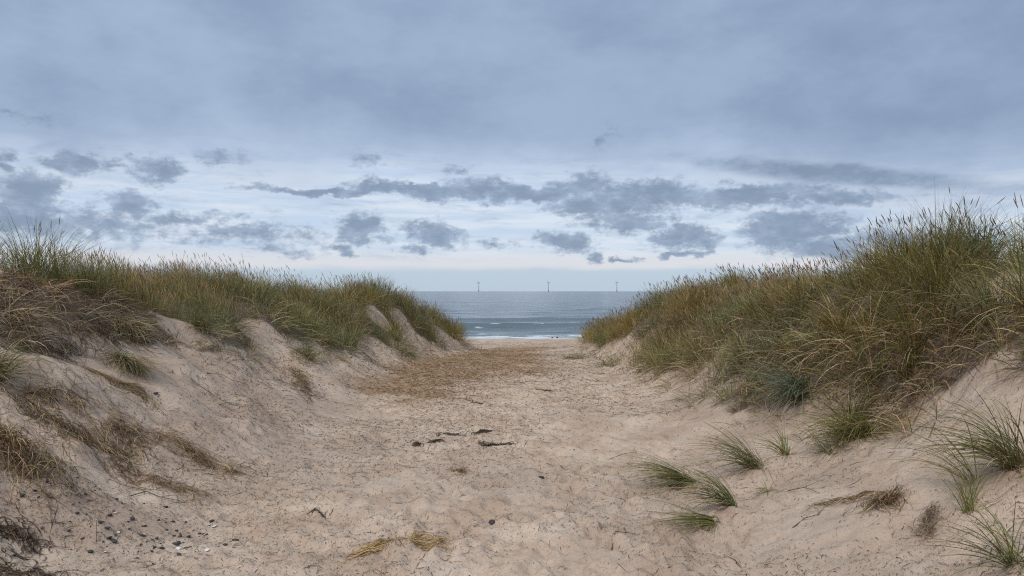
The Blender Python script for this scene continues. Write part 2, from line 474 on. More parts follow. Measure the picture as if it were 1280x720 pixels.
def build_sea():
    xs = axis([(-45000, -3000, 9000, 900), (-3000, -70, 700, 4), (-70, 70, .4, .4), (70, 3000, 4, 700), (3000, 45000, 900, 9000)])
    ys = axis([(68, 120, .18, .5), (120, 320, .7, 4), (320, 3000, 6, 160), (3000, 60000, 300, 12000)])
    X, Y = np.meshgrid(xs, ys)
    shore = X * .09 + fbm(X, Y * 0, .05, 3, 5) * 3.0       # the swash line runs a little askew
    Yl = Y - shore
    near = np.exp(-np.maximum(X ** 2 - 60 ** 2, 0) / 3e4)
    Z = np.full_like(X, SEA)
    def roll(y0, wf, wb, amp, s, bend=3.0):
        c = Yl - y0 - fbm(X, Y * 0, .022, 3, s) * bend
        a = amp * np.clip(.62 + fbm(X, Y * 0, .045, 3, s + 90) * 1.5, .02, 1.3)
        return a * np.where(c < 0, np.exp(-(c / wf) ** 2), np.exp(-(c / wb) ** 2)), c
    r1, c1 = roll(75.5, .8, 2.6, .28, 11)
    r2, c2 = roll(82.5, 1.0, 3.2, .50, 23)
    r3, c3 = roll(94.0, 1.8, 4.5, .62, 37)
    r4, c4 = roll(113, 3, 7, .42, 51)
    r5, c5 = roll(140, 5, 9, .40, 67)
    r6, c6 = roll(180, 6, 12, .40, 71)
    Z += (r1 + r2 + r3 + r4 + r5 + r6) * near
    chop = fbm(X, Y * 1.8, .22, 4, 77) * .09 + fbm(X, Y * 2.2, .06, 3, 99) * .22
    Z += chop * np.clip((Yl - 74) / 14, .12, 1) * np.where(Y < 900, 1, 0.0)
    nz = fbm(X, Y, .9, 4, 121); nz2 = fbm(X, Y * 2.5, .18, 3, 133)
    foam = sstep(79.0, 74.2, Yl + nz * 5 + nz2 * 9 - X * .05) * (.5 + .5 * sstep(-.12, .2, fbm(X, Y * 1.6, .5, 4, 151)))                                         # swash
    foam = np.maximum(foam, sstep(.5, 0, np.abs(c1 + .25) + nz * .9) * .95)
    foam = np.maximum(foam, sstep(.9, .1, np.abs(c2 + .8) + nz * 1.2) * sstep(.20, .42, r2 + nz2 * .5) * .95)
    foam = np.maximum(foam, sstep(.8, 0, np.abs(c3 + 1.2) + nz * 1.2) * sstep(.50, .70, r3 + nz2 * .5) * .7)
    foam = np.maximum(foam, sstep(.42, .75, nz2 + nz * .5) * sstep(300, 90, Y) * .6)
    foam = np.maximum(foam, .30 * sstep(104, 78, Yl + nz2 * 20) * sstep(-.1, .35, nz + nz2 * .8))
    m, k, b, out = mat_new('sea_water')
    at = k.n('ShaderNodeAttribute', attribute_name='foam')
    geo = k.n('ShaderNodeNewGeometry'); pos = geo.outputs['Position']
    sp = k.n('ShaderNodeSeparateXYZ'); k.put(sp.inputs[0], pos)
    st = k.vec('MULTIPLY', pos, (.55, 1.5, 1))
    n1 = k.noise(st, 1.3, 5, .65); n2 = k.noise(st, .16, 5, .62); n3 = k.noise(st, .02, 4, .6)
    patch = k.noise(k.vec('MULTIPLY', pos, (.006, .02, 1)), 1.0, 4, .6)
    c = k.mix(k.mapr(sp.outputs[1], 78, 150), (.10, .13, .122), (.075, .105, .125))
    c = k.mix(k.math('MULTIPLY', k.mapr(patch, .45, .65), .5), c, (.035, .066, .078))
    fn = k.noise(pos, 3.5, 5, .7)
    f = k.mapr(k.math('MULTIPLY_ADD', k.math('SUBTRACT', fn, .5), .9, at.outputs['Fac']), .3, .75)
    c = k.mix(f, c, (.60, .63, .65))
    k.put(b.inputs['Base Color'], c)
    k.put(b.inputs['Roughness'], k.mapr(f, 0, 1, .16, .8, 'LINEAR'))
    b.inputs['IOR'].default_value = 1.33
    bp = k.n('ShaderNodeBump'); bp.inputs['Strength'].default_value = 1.0; bp.inputs['Distance'].default_value = 1.0
    h = k.math('ADD', k.math('MULTIPLY', n1, .10), k.math('ADD', k.math('MULTIPLY', n2, .5), k.math('MULTIPLY', n3, 3.2)))
    k.put(bp.inputs['Height'], h)
    k.put(b.inputs['Normal'], bp.outputs[0])
    o = mesh_np('sea', np.stack([X.ravel(), Y.ravel(), Z.ravel()], 1), grid_quads(len(ys), len(xs)), None, m, extra={'foam': foam.ravel()})
    tag(o, 'grey blue sea with small breakers and white foam along the beach', 'sea', kind='structure')


build_sea()

# ------------------------------------------------------------------ leaves, straw, stones
def plant_mat(name, rough=.5, transl=.24):
    m, k, b, out = mat_new(name)
    at = k.n('ShaderNodeVertexColor', layer_name='Col')
    pos = k.n('ShaderNodeNewGeometry').outputs['Position']
    c = k.mix(k.mapr(k.noise(pos, 60, 2, .6), .3, .7), k.mix(1.0, at.outputs[0], (.72, .70, .66), 'MULTIPLY'), at.outputs[0])
    k.put(b.inputs['Base Color'], c)
    b.inputs['Roughness'].default_value = rough
    b.inputs['Specular IOR Level'].default_value = .3
    if transl:
        t = k.n('ShaderNodeBsdfTranslucent'); k.put(t.inputs[0], c)
        mx = k.n('ShaderNodeMixShader'); mx.inputs[0].default_value = transl
        k.t.links.new(b.outputs[0], mx.inputs[1]); k.t.links.new(t.outputs[0], mx.inputs[2])
        k.t.links.new(mx.outputs[0], out.inputs[0])
    return m


M_GRASS = plant_mat('marram_leaf')
M_STRAW = plant_mat('dry_straw', .8, .12)

# leaf colours (albedo)
GREEN = (.130, .160, .038); OLIVE = (.262, .232, .058); BLUEG = (.15, .215, .14); YELLOW = (.38, .285, .10)
TAN = (.47, .35, .195); PALE = (.64, .52, .34); BROWN = (.17, .105, .057); DARK = (.065, .042, .026); RUST = (.28, .15, .062)
SEED = (.36, .235, .105); SEEDD = (.13, .08, .045)


def pick(pal, n):
    cols = np.array([p[0] for p in pal]); w = np.array([p[1] for p in pal], float)
    c = cols[RNG.choice(len(cols), n, p=w / w.sum())]
    return c * RNG.uniform(.72, 1.3, (n, 1)) * RNG.uniform(.93, 1.07, (n, 3))


def blade_arrays(base, az, phi0, kap, L, W, col, K=4, tip=(.30, .22, .11), tipmix=.45, hug=True, prof_w=(.75, 1, .95, .7, .08)):
    """curved tapering leaves; all inputs per leaf"""
    n = len(base)
    pts = np.zeros((n, K + 1, 3)); pts[:, 0] = base
    for i in range(K):
        ph = np.minimum(phi0 + kap * (i + .5) / K, 2.7)
        st = (L / K)[:, None]
        d = np.stack([np.sin(ph) * np.cos(az), np.sin(ph) * np.sin(az), np.cos(ph)], 1)
        pts[:, i + 1] = pts[:, i] + d * st
    if hug:
        for i in range(1, K + 1):
            g = H(pts[:, i, 0], pts[:, i, 1]) + .006 + .012 * RNG.random(n)
            pts[:, i, 2] = np.maximum(pts[:, i, 2], g)
    tw = RNG.uniform(-1.1, 1.1, n)
    side = np.stack([-np.sin(az) * np.cos(tw), np.cos(az) * np.cos(tw), np.sin(tw)], 1)
    wp = np.interp(np.linspace(0, 1, K + 1), np.linspace(0, 1, len(prof_w)), prof_w)
    off = side[:, None, :] * (W[:, None] * wp[None, :] * .5)[:, :, None]
    co = np.stack([pts - off, pts + off], 2).reshape(-1, 3)
    t = np.linspace(0, 1, K + 1)[None, :, None]
    c = col[:, None, :] * (1 - tipmix * t ** 2) + np.array(tip)[None, None, :] * (tipmix * t ** 2)
    c = np.repeat(c[:, :, None, :], 2, 2).reshape(-1, 3)
    k0 = (np.arange(n) * (K + 1) * 2)[:, None] + (np.arange(K) * 2)[None, :]
    q = np.stack([k0, k0 + 1, k0 + 3, k0 + 2], -1).reshape(-1, 4)
    return co, q, c, pts[:, -1], pts[:, -1] - pts[:, -2]


def seed_arrays(top, d, L, W, col):
    """spindle shaped flower heads: two crossed tapering strips each"""
    n = len(top)
    d = d / np.linalg.norm(d, axis=1, keepdims=True)
    a = np.cross(d, np.array([.3, .9, .1])); a /= np.linalg.norm(a, axis=1, keepdims=True)
    b = np.cross(d, a)
    cos, qs, cs = [], [], []
    t = np.array([0, .2, .55, .85, 1.0]); w = np.array([.35, .9, 1.0, .6, .1])
    for k_, s in enumerate((a, b)):
        p = top[:, None, :] + d[:, None, :] * (t[None, :] * L[:, None])[:, :, None]
        off = s[:, None, :] * (w[None, :] * W[:, None] * .5)[:, :, None]
        cos.append(np.stack([p - off, p + off], 2).reshape(-1, 3))
        k0 = (np.arange(n) * 10)[:, None] + (np.arange(4) * 2)[None, :] + k_ * n * 10
        qs.append(np.stack([k0, k0 + 1, k0 + 3, k0 + 2], -1).reshape(-1, 4))
        cs.append(np.repeat(col, 10, 0))
    return np.concatenate(cos), np.concatenate(qs), np.concatenate(cs)


def join(parts):
    co, q, c, o = [], [], [], 0
    for p in parts:
        co.append(p[0]); q.append(p[1] + o); c.append(p[2]); o += len(p[0])
    return np.concatenate(co), np.concatenate(q), np.concatenate(c)


def slope_dir(x, y):
    e = .15
    gx = (base_z(x + e, y) - base_z(x - e, y)) / (2 * e); gy = (base_z(x, y + e) - base_z(x, y - e)) / (2 * e)
    return -gx, -gy


def jitter_points(side, y0, y1, a0, a1, sp):
    """jittered lattice on one dune; a0, a1 are functions of y (distance from the axis)"""
    ys = np.arange(y0, y1, sp)
    X, Y = [], []
    for yy in ys:
        lo, hi = float(a0(yy)), float(a1(yy))
        m = max(1, int((hi - lo) / sp))
        X.append(lo + (np.arange(m) + RNG.random(m)) * sp); Y.append(yy + (RNG.random(m) - .5) * sp * 1.2)
    return np.concatenate(X) * side, np.concatenate(Y)


def cover(name, label, side, y0, y1, a0, a1, sp, per, pal, length, width, droop=(25, 75), up=(4, 24), spread=.09, lean=.35, wind=(-.25, 0.05),
          seeds=0, seedcol=SEED, seedL=(.5, .75), keep=None, tipmix=.45, maskmin=.25, skirt=0.0, tipcol=(.30, .22, .11), K=4, patchy=.55, jit=.55, cjit=.4, macro=.85):
    x, y = jitter_points(side, y0, y1, a0, a1, sp)
    m = grass_mask(x, y) > RNG.uniform(maskmin, maskmin + .3, len(x)) if maskmin >= 0 else RNG.random(len(x)) < -maskmin
    if keep is not None:
        m &= keep(x, y)
    x, y = x[m], y[m]
    nc = len(x)
    dx, dy = slope_dir(x, y)
    vig = np.clip(.85 + fbm(x, y, .9, 3, 33) * patchy, .45, 1.3)         # vigour of each tussock
    hue = fbm(x, y, .7, 3, 55)
    # bigger tussocks: the clumps near a tussock's middle grow tallest and lean outwards from it
    if macro:
        qx, qy = jitter_points(side, y0 - macro, y1 + macro, lambda v: a0(v) - macro, lambda v: a1(v) + macro, macro)
        d2 = (x[:, None] - qx[None]) ** 2 + (y[:, None] - qy[None]) ** 2
        j = d2.argmin(1); rr = np.sqrt(d2[np.arange(nc), j]) / macro
        vig = vig * np.clip(1.28 - .95 * rr, .4, 1.25)
        thin = (rr < .40) | (RNG.random(nc) < .5)
        vig = np.where(thin, vig, vig * .42)
        ox, oy = (x - qx[j]) / macro * 2.2, (y - qy[j]) / macro * 2.2
        hue = hue * .6 + RNG.normal(0, .28, len(qx))[j]
        tone = RNG.uniform(.8, 1.25, len(qx))[j] * np.clip(1.15 - .5 * rr, .6, 1.1)  # random tone; shade of the hollows between tussocks put into the leaf colour
    else:
        ox = oy = np.zeros(nc); tone = np.ones(nc)
    cnt = np.maximum(6, (per * vig * RNG.uniform(.6, 1.4, nc)).astype(int))
    idx = np.repeat(np.arange(nc), cnt); n = len(idx)
    r = spread * np.sqrt(RNG.random(n)); th = RNG.random(n) * 2 * math.pi
    bx = x[idx] + r * np.cos(th); by = y[idx] + r * np.sin(th)
    base = np.stack([bx, by, H(bx, by) - .015], 1)
    lx = ox[idx] + np.cos(th) * .8 + wind[0] + dx[idx] * lean + RNG.normal(0, jit, n) + RNG.normal(0, cjit, nc)[idx]
    ly = oy[idx] + np.sin(th) * .8 + wind[1] + dy[idx] * lean + RNG.normal(0, jit, n) + RNG.normal(0, cjit, nc)[idx]
    az = np.arctan2(ly, lx)
    phi0 = np.radians(RNG.uniform(up[0], up[1], n)) * (.5 + r / spread * .8)
    kap = np.radians(RNG.uniform(droop[0], droop[1], n))
    L = RNG.uniform(length[0], length[1], n) * vig[idx] ** .7
    W = np.full(n, width) * RNG.uniform(.6, 1.3, n)
    col = pick(pal, n)
    shift = np.clip(hue[idx] * 1.1, -.45, .45)[:, None]
    col = col * (1 + shift * np.array([.55, .1, -.2]))
    if skirt > 0:
        s = RNG.random(n) < skirt
        phi0 = np.where(s, np.radians(RNG.uniform(45, 85, n)), phi0); kap = np.where(s, np.radians(RNG.uniform(40, 95, n)), kap)
        az = np.where(s, np.arctan2(dy[idx] + RNG.normal(0, .75, n), dx[idx] + RNG.normal(0, .75, n)), az)
        col = np.where(s[:, None], pick([(TAN, 4), (PALE, 1.6), (BROWN, 3.5), (OLIVE, 1)], n), col)
    col = col * tone[idx][:, None]
    parts = [blade_arrays(base, az, phi0, kap, L, W, col, K=K, tipmix=tipmix, tip=tipcol)[:3]]
    if seeds:
        k_ = RNG.choice(n, min(n, int(nc * seeds)), replace=False); ns = len(k_)
        az2 = RNG.normal(math.pi * .9, .9, ns)
        a = blade_arrays(base[k_], az2, np.radians(RNG.uniform(1, 22, ns)), np.radians(RNG.uniform(2, 40, ns)), RNG.uniform(seedL[0], seedL[1], ns) * vig[idx[k_]] ** .5,
                         np.full(ns, width * .55), pick([(YELLOW, 2), (TAN, 2), (OLIVE, 1)], ns), K=3, tipmix=.2, prof_w=(1, 1, .9, .8))
        parts.append(a[:3])
        parts.append(seed_arrays(a[3], a[4], RNG.uniform(.06, .125, ns), np.full(ns, width * 1.55) * RNG.uniform(.8, 1.2, ns), pick([(seedcol, 3), (SEEDD, 1), (TAN, .8)], ns)))
    co, q, c = join(parts)
    o = mesh_np(name, co, q, c, M_GRASS)
    return tag(o, label, 'grass', 'marram grass covering the dunes', 'stuff')


# ---- distinct tufts
def tuft(name, label, x, y, n, L, lean_az, up=(8, 45), droop=(40, 90), dead=.25, width=.0054, r=.05, fan=.5, seeds=0, group='loose tufts of marram on the sand', pal=None, drywidth=None):
    n = int(n * 1.35); L = (L[0], L[1] * 1.12)
    z = float(H(x, y))
    root = empty(name, (x, y, z))
    tag(root, label, 'grass tuft', group)
    loc = np.array([x, y, z])
    pal = pal or [((.16, .185, .055), 5), (OLIVE, 3), ((.19, .235, .13), 1.6), (YELLOW, .8)]
    def grow(k, pal_, up_, droop_, L_, fan_, w_, tipm):
        rr = r * np.sqrt(RNG.random(k)); th = RNG.random(k) * 2 * math.pi
        bx, by = x + rr * np.cos(th), y + rr * np.sin(th)
        base = np.stack([bx, by, H(bx, by) - .012], 1)
        az = np.radians(lean_az) + RNG.normal(0, fan_, k)
        return blade_arrays(base, az, np.radians(RNG.uniform(up_[0], up_[1], k)), np.radians(RNG.uniform(droop_[0], droop_[1], k)),
                            RNG.uniform(L_[0], L_[1], k), np.full(k, w_) * RNG.uniform(.6, 1.25, k), pick(pal_, k), K=6, tipmix=tipm, prof_w=(.6, 1, 1, .9, .7, .4, .05))
    a = grow(n, pal, up, droop, L, fan, width, .35)
    mesh_np('green_leaves', a[0] - loc, a[1], a[2], M_GRASS, root)
    nd = max(4, int(n * dead))
    a = grow(nd, [(TAN, 3), (PALE, 1.5), (BROWN, 2)], (up[0] + 20, 85), (20, 70), (L[0] * .5, L[1] * .85), fan * 1.8, drywidth or width * .8, .2)
    mesh_np('dead_leaves', a[0] - loc, a[1], a[2], M_STRAW, root)
    if seeds:
        k = seeds
        base = np.stack([x + RNG.normal(0, r * .5, k), y + RNG.normal(0, r * .5, k), np.full(k, z - .01)], 1)
        a = blade_arrays(base, np.radians(lean_az) + RNG.normal(0, .9, k), np.radians(RNG.uniform(2, 24, k)), np.radians(RNG.uniform(2, 35, k)), RNG.uniform(L[1] * .62, L[1] * .85, k),
                         np.full(k, .0045), pick([(YELLOW, 2), (TAN, 2)], k), K=4, tipmix=.2)
        s = seed_arrays(a[3], a[4], RNG.uniform(.09, .14, k), np.full(k, .0085), pick([(SEED, 2), (SEEDD, 2)], k))
        co, q, c = join([a[:3], s])
        mesh_np('seed_heads', co - loc, q, c, M_STRAW, root)
    return root


def strands(cx, cy, az, L, W, col, lift, curl, K=4):
    """straw lying on the ground: bent strips that follow it, raised by lift"""
    n = len(cx)
    t = np.linspace(-.5, .5, K + 1)
    a = az[:, None] + curl[:, None] * t[None, :] * 2
    ds = (L / K)[:, None]
    dx = np.cos(a) * ds; dy = np.sin(a) * ds
    px = cx[:, None] + np.cumsum(dx, 1) - dx.sum(1, keepdims=True) * .5; py = cy[:, None] + np.cumsum(dy, 1) - dy.sum(1, keepdims=True) * .5
    arch = 1 - (2 * t[None, :]) ** 2
    tilt = RNG.normal(0, .5, n)[:, None] * t[None, :]
    pz = H(px, py) + .003 + np.maximum(lift[:, None] * (.35 + .65 * arch + tilt), 0)
    P = np.stack([px, py, pz], -1)
    tw = RNG.uniform(-.9, .9, n)[:, None]
    side = np.stack([-np.sin(a) * np.cos(tw), np.cos(a) * np.cos(tw), np.sin(tw) + 0 * a], -1)
    w = (W[:, None] * np.array([.5] + [1.0] * (K - 1) + [.35])[None, :] * .5)[:, :, None]
    co = np.stack([P - side * w, P + side * w], 2)
    co[..., 2] = np.maximum(co[..., 2], H(co[..., 0], co[..., 1]) + .0015)
    co = co.reshape(-1, 3)
    k0 = (np.arange(n) * (K + 1) * 2)[:, None] + (np.arange(K) * 2)[None, :]
    q = np.stack([k0, k0 + 1, k0 + 3, k0 + 2], -1).reshape(-1, 4)
    return co, q, np.repeat(col, (K + 1) * 2, 0)


def straw_patch(name, label, line, wid, n, L, pal, thick=.03, W=.003, along=.5, cat='dry straw', group=None, curl=.6, mat=None, edge=1.0, gaps=1.3):
    """a heap or trail of dead leaves along a line of (x, y) points"""
    line = np.array(line, float)
    seg = np.linalg.norm(np.diff(line, axis=0), axis=1); cum = np.concatenate([[0], np.cumsum(seg)]); T = cum[-1]
    s = RNG.beta(1.3, 1.3, n) * T if T > 0 else np.zeros(n)
    px = np.interp(s, cum, line[:, 0]); py = np.interp(s, cum, line[:, 1])
    i = np.clip(np.searchsorted(cum, s) - 1, 0, max(0, len(seg) - 1))
    d = np.diff(line, axis=0)
    ang = np.arctan2(d[i, 1], d[i, 0])
    o = RNG.normal(0, .6, n)
    clus = fbm(px * 1.0 + o, py, 3.5, 3, 7) * 1.1
    px = px + np.cos(RNG.random(n) * 6.28) * np.abs(o) * wid * edge + clus * wid * .5
    py = py + np.sin(RNG.random(n) * 6.28) * np.abs(o) * wid * edge + clus * wid * .3
    keep = fbm(px, py, 5.5, 3, 19) * gaps + np.where(gaps > 0, .8, 1.1) > RNG.random(n)          # bare gaps in the trail
    px, py, o, ang = px[keep], py[keep], o[keep], ang[keep]; n = len(px)
    az = ang + RNG.normal(0, along, n) + fbm(px, py, 4, 2, 23) * 2.2
    lift = thick * RNG.random(n) ** 1.3 * np.exp(-(o / .8) ** 2)
    co, q, c = strands(px, py, az, RNG.uniform(L[0], L[1], n), np.full(n, W) * RNG.uniform(.5, 1.4, n), pick(pal, n), lift, RNG.normal(0, curl, n))
    x0, y0 = float(line[:, 0].mean()), float(line[:, 1].mean())
    loc = np.array([x0, y0, float(H(x0, y0))])
    ob = mesh_np(name, co - loc, q, c, mat or M_STRAW, None, tuple(loc))
    return tag(ob, label, cat, group)


# ------------------------------------------------------------------ marram on the dunes
def pl(tab, j, d=0.0):
    return lambda yy: prof(tab, np.asarray(yy, float), j) + d


# left bank, far to near
cover('marram_grass', 'dark olive marram on the seaward end of the left dune, sloping down to the sea gap', -1, 16.8, 24.5, pl(LEFT, 3, -.25), pl(LEFT, 7, 1.6), .17, 32,
      [(GREEN, 4), (OLIVE, 4), (YELLOW, 1.4), (BROWN, 1.4), (RUST, .5)], (.40, .66), .0068, droop=(15, 60), seeds=1.0, seedcol=(.23, .14, .065), seedL=(.42, .60), skirt=.1, K=3)
cover('marram_grass', 'rounded clump of yellow green marram in the middle of the left dune ridge', -1, 13.0, 17.2, pl(LEFT, 3, -.15), pl(LEFT, 7, 1.6), .17, 38,
      [(GREEN, 3), (OLIVE, 4.5), (YELLOW, 2.5), (TAN, 1)], (.42, .70), .0062, droop=(20, 75), seeds=1.6, seedL=(.52, .72), skirt=.14)
cover('marram_grass', 'field of upright orange brown seeding marram on top of the left dune', -1, 9.2, 13.6, pl(LEFT, 5, -.30), pl(LEFT, 7, 1.9), .15, 26,
      [(OLIVE, 4), (YELLOW, 3.2), (GREEN, 2.2), (RUST, 1.0), (TAN, 1.6)], (.28, .52), .0052, droop=(8, 45), up=(2, 18), seeds=4, seedcol=(.48, .31, .135), seedL=(.34, .50), skirt=.05)
cover('marram_grass', 'drooping green and tan marram along the lower edge of the left dune face', -1, 9.2, 13.8, pl(LEFT, 3, -.15), pl(LEFT, 5, -.1), .19, 44,
      [(GREEN, 4), (OLIVE, 3), (BLUEG, 1), (TAN, 1.6)], (.34, .62), .0055, droop=(50, 110), up=(10, 40), skirt=.38, lean=.8)
cover('marram_grass', 'tall dark green marram standing on the near left dune top against the sky', -1, 7.2, 9.6, pl(LEFT, 7, -.42), pl(LEFT, 7, 1.5), .24, 30,
      [(GREEN, 4), (OLIVE, 3), (YELLOW, 1.5), (TAN, .8)], (.15, .34), .0055, droop=(10, 60), up=(3, 30), seeds=.25, seedcol=SEEDD, seedL=(.26, .36), skirt=.15)
cover('dead_marram', 'brown mat of dead marram and roots hanging over the eroded edge of the near left dune', -1, 4.2, 9.6, pl(LEFT, 3, .02), pl(LEFT, 7, -.02), .13, 22,
      [(BROWN, 5), (DARK, 3.5), (TAN, 2.6), (RUST, .8), (PALE, 1.4)], (.18, .50), .0055, droop=(20, 110), up=(25, 100), skirt=.25, lean=.7, wind=(0, 0), maskmin=.3, tipmix=.15, patchy=1.2, jit=1.0, cjit=.8)
# right bank, far to near
cover('marram_grass', 'rusty olive marram tapering down to the sea gap at the far end of the right dune', 1, 14.2, 24.5, pl(RIGHT, 3, -.25), pl(RIGHT, 7, 1.6), .17, 34,
      [(OLIVE, 5), (YELLOW, 2.6), (GREEN, 2.2), (RUST, 1.0), (TAN, .8)], (.40, .66), .0068, droop=(15, 65), seeds=1.2, seedcol=(.28, .165, .08), seedL=(.42, .60), skirt=.14, K=3)
cover('marram_grass', 'golden olive marram on the rounded middle hump of the right dune', 1, 9.4, 14.6, pl(RIGHT, 3, -.15), pl(RIGHT, 7, 1.8), .165, 42,
      [(OLIVE, 4.5), (YELLOW, 2.8), (GREEN, 2.8), (TAN, 1.8), (RUST, .5)], (.34, .60), .0062, droop=(20, 85), seeds=1.6, seedcol=(.33, .205, .09), seedL=(.40, .58), skirt=.2)
cover('marram_grass', 'tall green marram with dark seed heads crowning the near right dune against the sky', 1, 5.2, 9.8, pl(RIGHT, 5, .1), pl(RIGHT, 7, 1.8), .165, 44,
      [(GREEN, 4.5), (OLIVE, 4), (YELLOW, 1.2), (TAN, 1), (BLUEG, .5)], (.34, .66), .006, droop=(15, 80), up=(3, 28), seeds=.8, seedcol=(.2, .125, .065), seedL=(.46, .64), skirt=.18, K=5, wind=(-.05, -.05), patchy=.9)
cover('marram_grass', 'thick tangle of green marram and bleached dead leaves draped down the near right dune face', 1, 4.6, 9.8, pl(RIGHT, 3, -.12), pl(RIGHT, 5, .18), .19, 44,
      [(GREEN, 5.2), (OLIVE, 3.6), (BLUEG, 1.0), (TAN, 2.0), (BROWN, 1.0), (PALE, 1.0)], (.32, .68), .0072, droop=(28, 105), up=(5, 42), skirt=.22, lean=.25, wind=(.0, -.35), K=5, patchy=1.1, jit=.7, cjit=.7, spread=.07)
cover('dead_marram', 'tangled brown dead leaves showing under the green marram on the near right dune face', 1, 4.7, 9.6, pl(RIGHT, 3, -.05), pl(RIGHT, 5, .4), .17, 13,
      [(BROWN, 5), (DARK, 2), (TAN, 3), (PALE, .8), (RUST, .8)], (.18, .42), .006, droop=(30, 110), up=(20, 90), lean=.4, wind=(0, -.2), maskmin=.2, tipmix=.15, patchy=1.0, jit=1.0, cjit=.8, macro=0, skirt=.2)
cover('dead_marram', 'thin brown dead marram and roots at the bare scarp on the right edge', 1, 3.2, 5.4, pl(RIGHT, 3, -.0), pl(RIGHT, 7, .6), .15, 18,
      [(BROWN, 4), (TAN, 2.6), (DARK, 2), (OLIVE, 1), (PALE, .6)], (.25, .6), .0045, droop=(30, 100), up=(30, 85), lean=1.2, maskmin=.35, tipmix=.2, skirt=.3)
# thin grass and hanging shoots along the lower edge of the cover
for sd, tab, y0_, y1_, t_ in ((-1, LEFT, 9.0, 22, 'left'), (1, RIGHT, 5.5, 20, 'right')):
    cover('marram_grass', 'thin straggling shoots and dry wisps below the lower edge of the %s dune grass' % t_, sd, y0_, y1_, pl(tab, 3, -.35), pl(tab, 3, .45), .24, 13,
          [(GREEN, 3), (OLIVE, 3), (TAN, 3), (BROWN, 3), (YELLOW, 1)], (.14, .42), .0058, droop=(30, 100), up=(15, 80), lean=.9, maskmin=-.6, macro=0, patchy=1.2, skirt=.25, spread=.06)
# the backs of both dunes
for sd, tab, t_ in ((-1, LEFT, 'left'), (1, RIGHT, 'right')):
    cover('marram_grass', 'marram running on over the back of the %s dune behind its crest' % t_, sd, 1.0, 24, pl(tab, 7, 1.5), pl(tab, 7, 6.0), .42, 26,
          [(GREEN, 3), (OLIVE, 4), (YELLOW, 2), (TAN, 1)], (.28, .48), .009, droop=(15, 60), skirt=.1, K=3, spread=.2)

# ------------------------------------------------------------------ tufts standing apart
T = 'grass_tuft'
tuft(T, 'dark green tuft with leaves arching left, nearest of three on the right sand bank', 1.56, 5.22, 84, (.28, .56), 172, up=(12, 58), droop=(45, 95), fan=.42, r=.045)
tuft(T, 'flattened green tuft combed left by wind, leftmost of three on the right bank', 1.48, 5.98, 110, (.32, .64), 186, up=(48, 74), droop=(28, 52), fan=.30, r=.06)
tuft(T, 'grey green tuft with pale stems, rearmost of the three tufts on the right bank', 2.0, 6.04, 92, (.28, .60), 172, up=(18, 62), droop=(35, 80), fan=.5, r=.07, dead=.45)
tuft(T, 'low flat fan of leaves lying on the sand just below the nearest right bank tuft', 1.40, 5.05, 50, (.30, .54), 205, up=(62, 82), droop=(12, 30), fan=.28, r=.05)
tuft(T, 'small upright tuft right of the grey green one, with sparse blades', 2.26, 6.1, 40, (.2, .38), 160, up=(8, 50), droop=(30, 80), fan=.9, r=.035)
tuft(T, 'tiny yellow green sprout alone on bare sand beside the three right bank tufts', 1.9, 5.5, 14, (.09, .16), 150, up=(20, 75), droop=(40, 110), fan=1.2, r=.02, pal=[(OLIVE, 3), (YELLOW, 2), (GREEN, 2)])
tuft(T, 'big bushy green tuft at the right edge, leaves arching left over a pale stem base', 2.80, 4.10, 130, (.34, .62), 168, up=(6, 62), droop=(40, 95), fan=.75, r=.06, dead=.5)
tuft(T, 'sparse tuft of long thin arching leaves just left of the bushy right edge tuft', 2.62, 4.22, 26, (.36, .60), 165, up=(8, 52), droop=(45, 90), fan=.5, r=.03)
tuft(T, 'young upright tuft on a bare pale stem below the bushy right edge tuft', 2.42, 3.92, 24, (.20, .38), 120, up=(3, 32), droop=(10, 60), fan=1.3, r=.03, dead=.4)
tuft(T, 'tuft of splayed leaves cut by the bottom right corner of the photo', 2.26, 3.32, 48, (.28, .46), 165, up=(10, 72), droop=(25, 75), fan=.9, r=.04)
tuft(T, 'thin straggly tuft at the foot of the right dune grass, dry stems mixed in', 2.58, 5.95, 40, (.20, .40), 190, up=(10, 70), droop=(30, 90), fan=1.0, r=.09, dead=.8)
tuft(T, 'yellow green tuft hanging forward at the lowest corner of the near right dune grass', 2.88, 6.12, 190, (.34, .62), 215, up=(15, 60), droop=(60, 115), fan=.8, r=.13, dead=.7, pal=[(OLIVE, 4), (GREEN, 3), (YELLOW, 2)], group='tufts at the foot of the dunes')
tuft(T, 'blue green broad leaved tuft drooping among the darker grass of the near right dune', 2.95, 7.55, 130, (.45, .75), 205, up=(15, 55), droop=(60, 110), fan=.7, r=.12, width=.0075, pal=[(BLUEG, 5), ((.13, .19, .15), 2), (GREEN, 1)], group='tufts at the foot of the dunes')
tuft(T, 'low green tuft beside the path where the far right dune ends at the sea gap', 1.50, 17.4, 110, (.18, .34), 190, up=(20, 75), droop=(30, 80), fan=1.0, r=.28, width=.007, group='tufts at the foot of the dunes')
tuft(T, 'pale green tuft on sand under the far right dune, second from the sea gap', 2.12, 15.6, 120, (.2, .38), 200, up=(15, 75), droop=(30, 80), fan=1.1, r=.28, width=.0065, group='tufts at the foot of the dunes')
tuft(T, 'small tuft on the sand under the middle hump of the right dune', 2.5, 13.6, 80, (.18, .34), 200, up=(15, 75), droop=(30, 80), fan=1.1, r=.18, width=.006, group='tufts at the foot of the dunes')
tuft(T, 'tuft with tan skirt standing in the sandy notch below the left seeding field', -4.2, 9.95, 150, (.3, .52), -40, up=(8, 60), droop=(40, 100), fan=1.0, r=.14, dead=.8, width=.0055, group='tufts at the foot of the dunes')
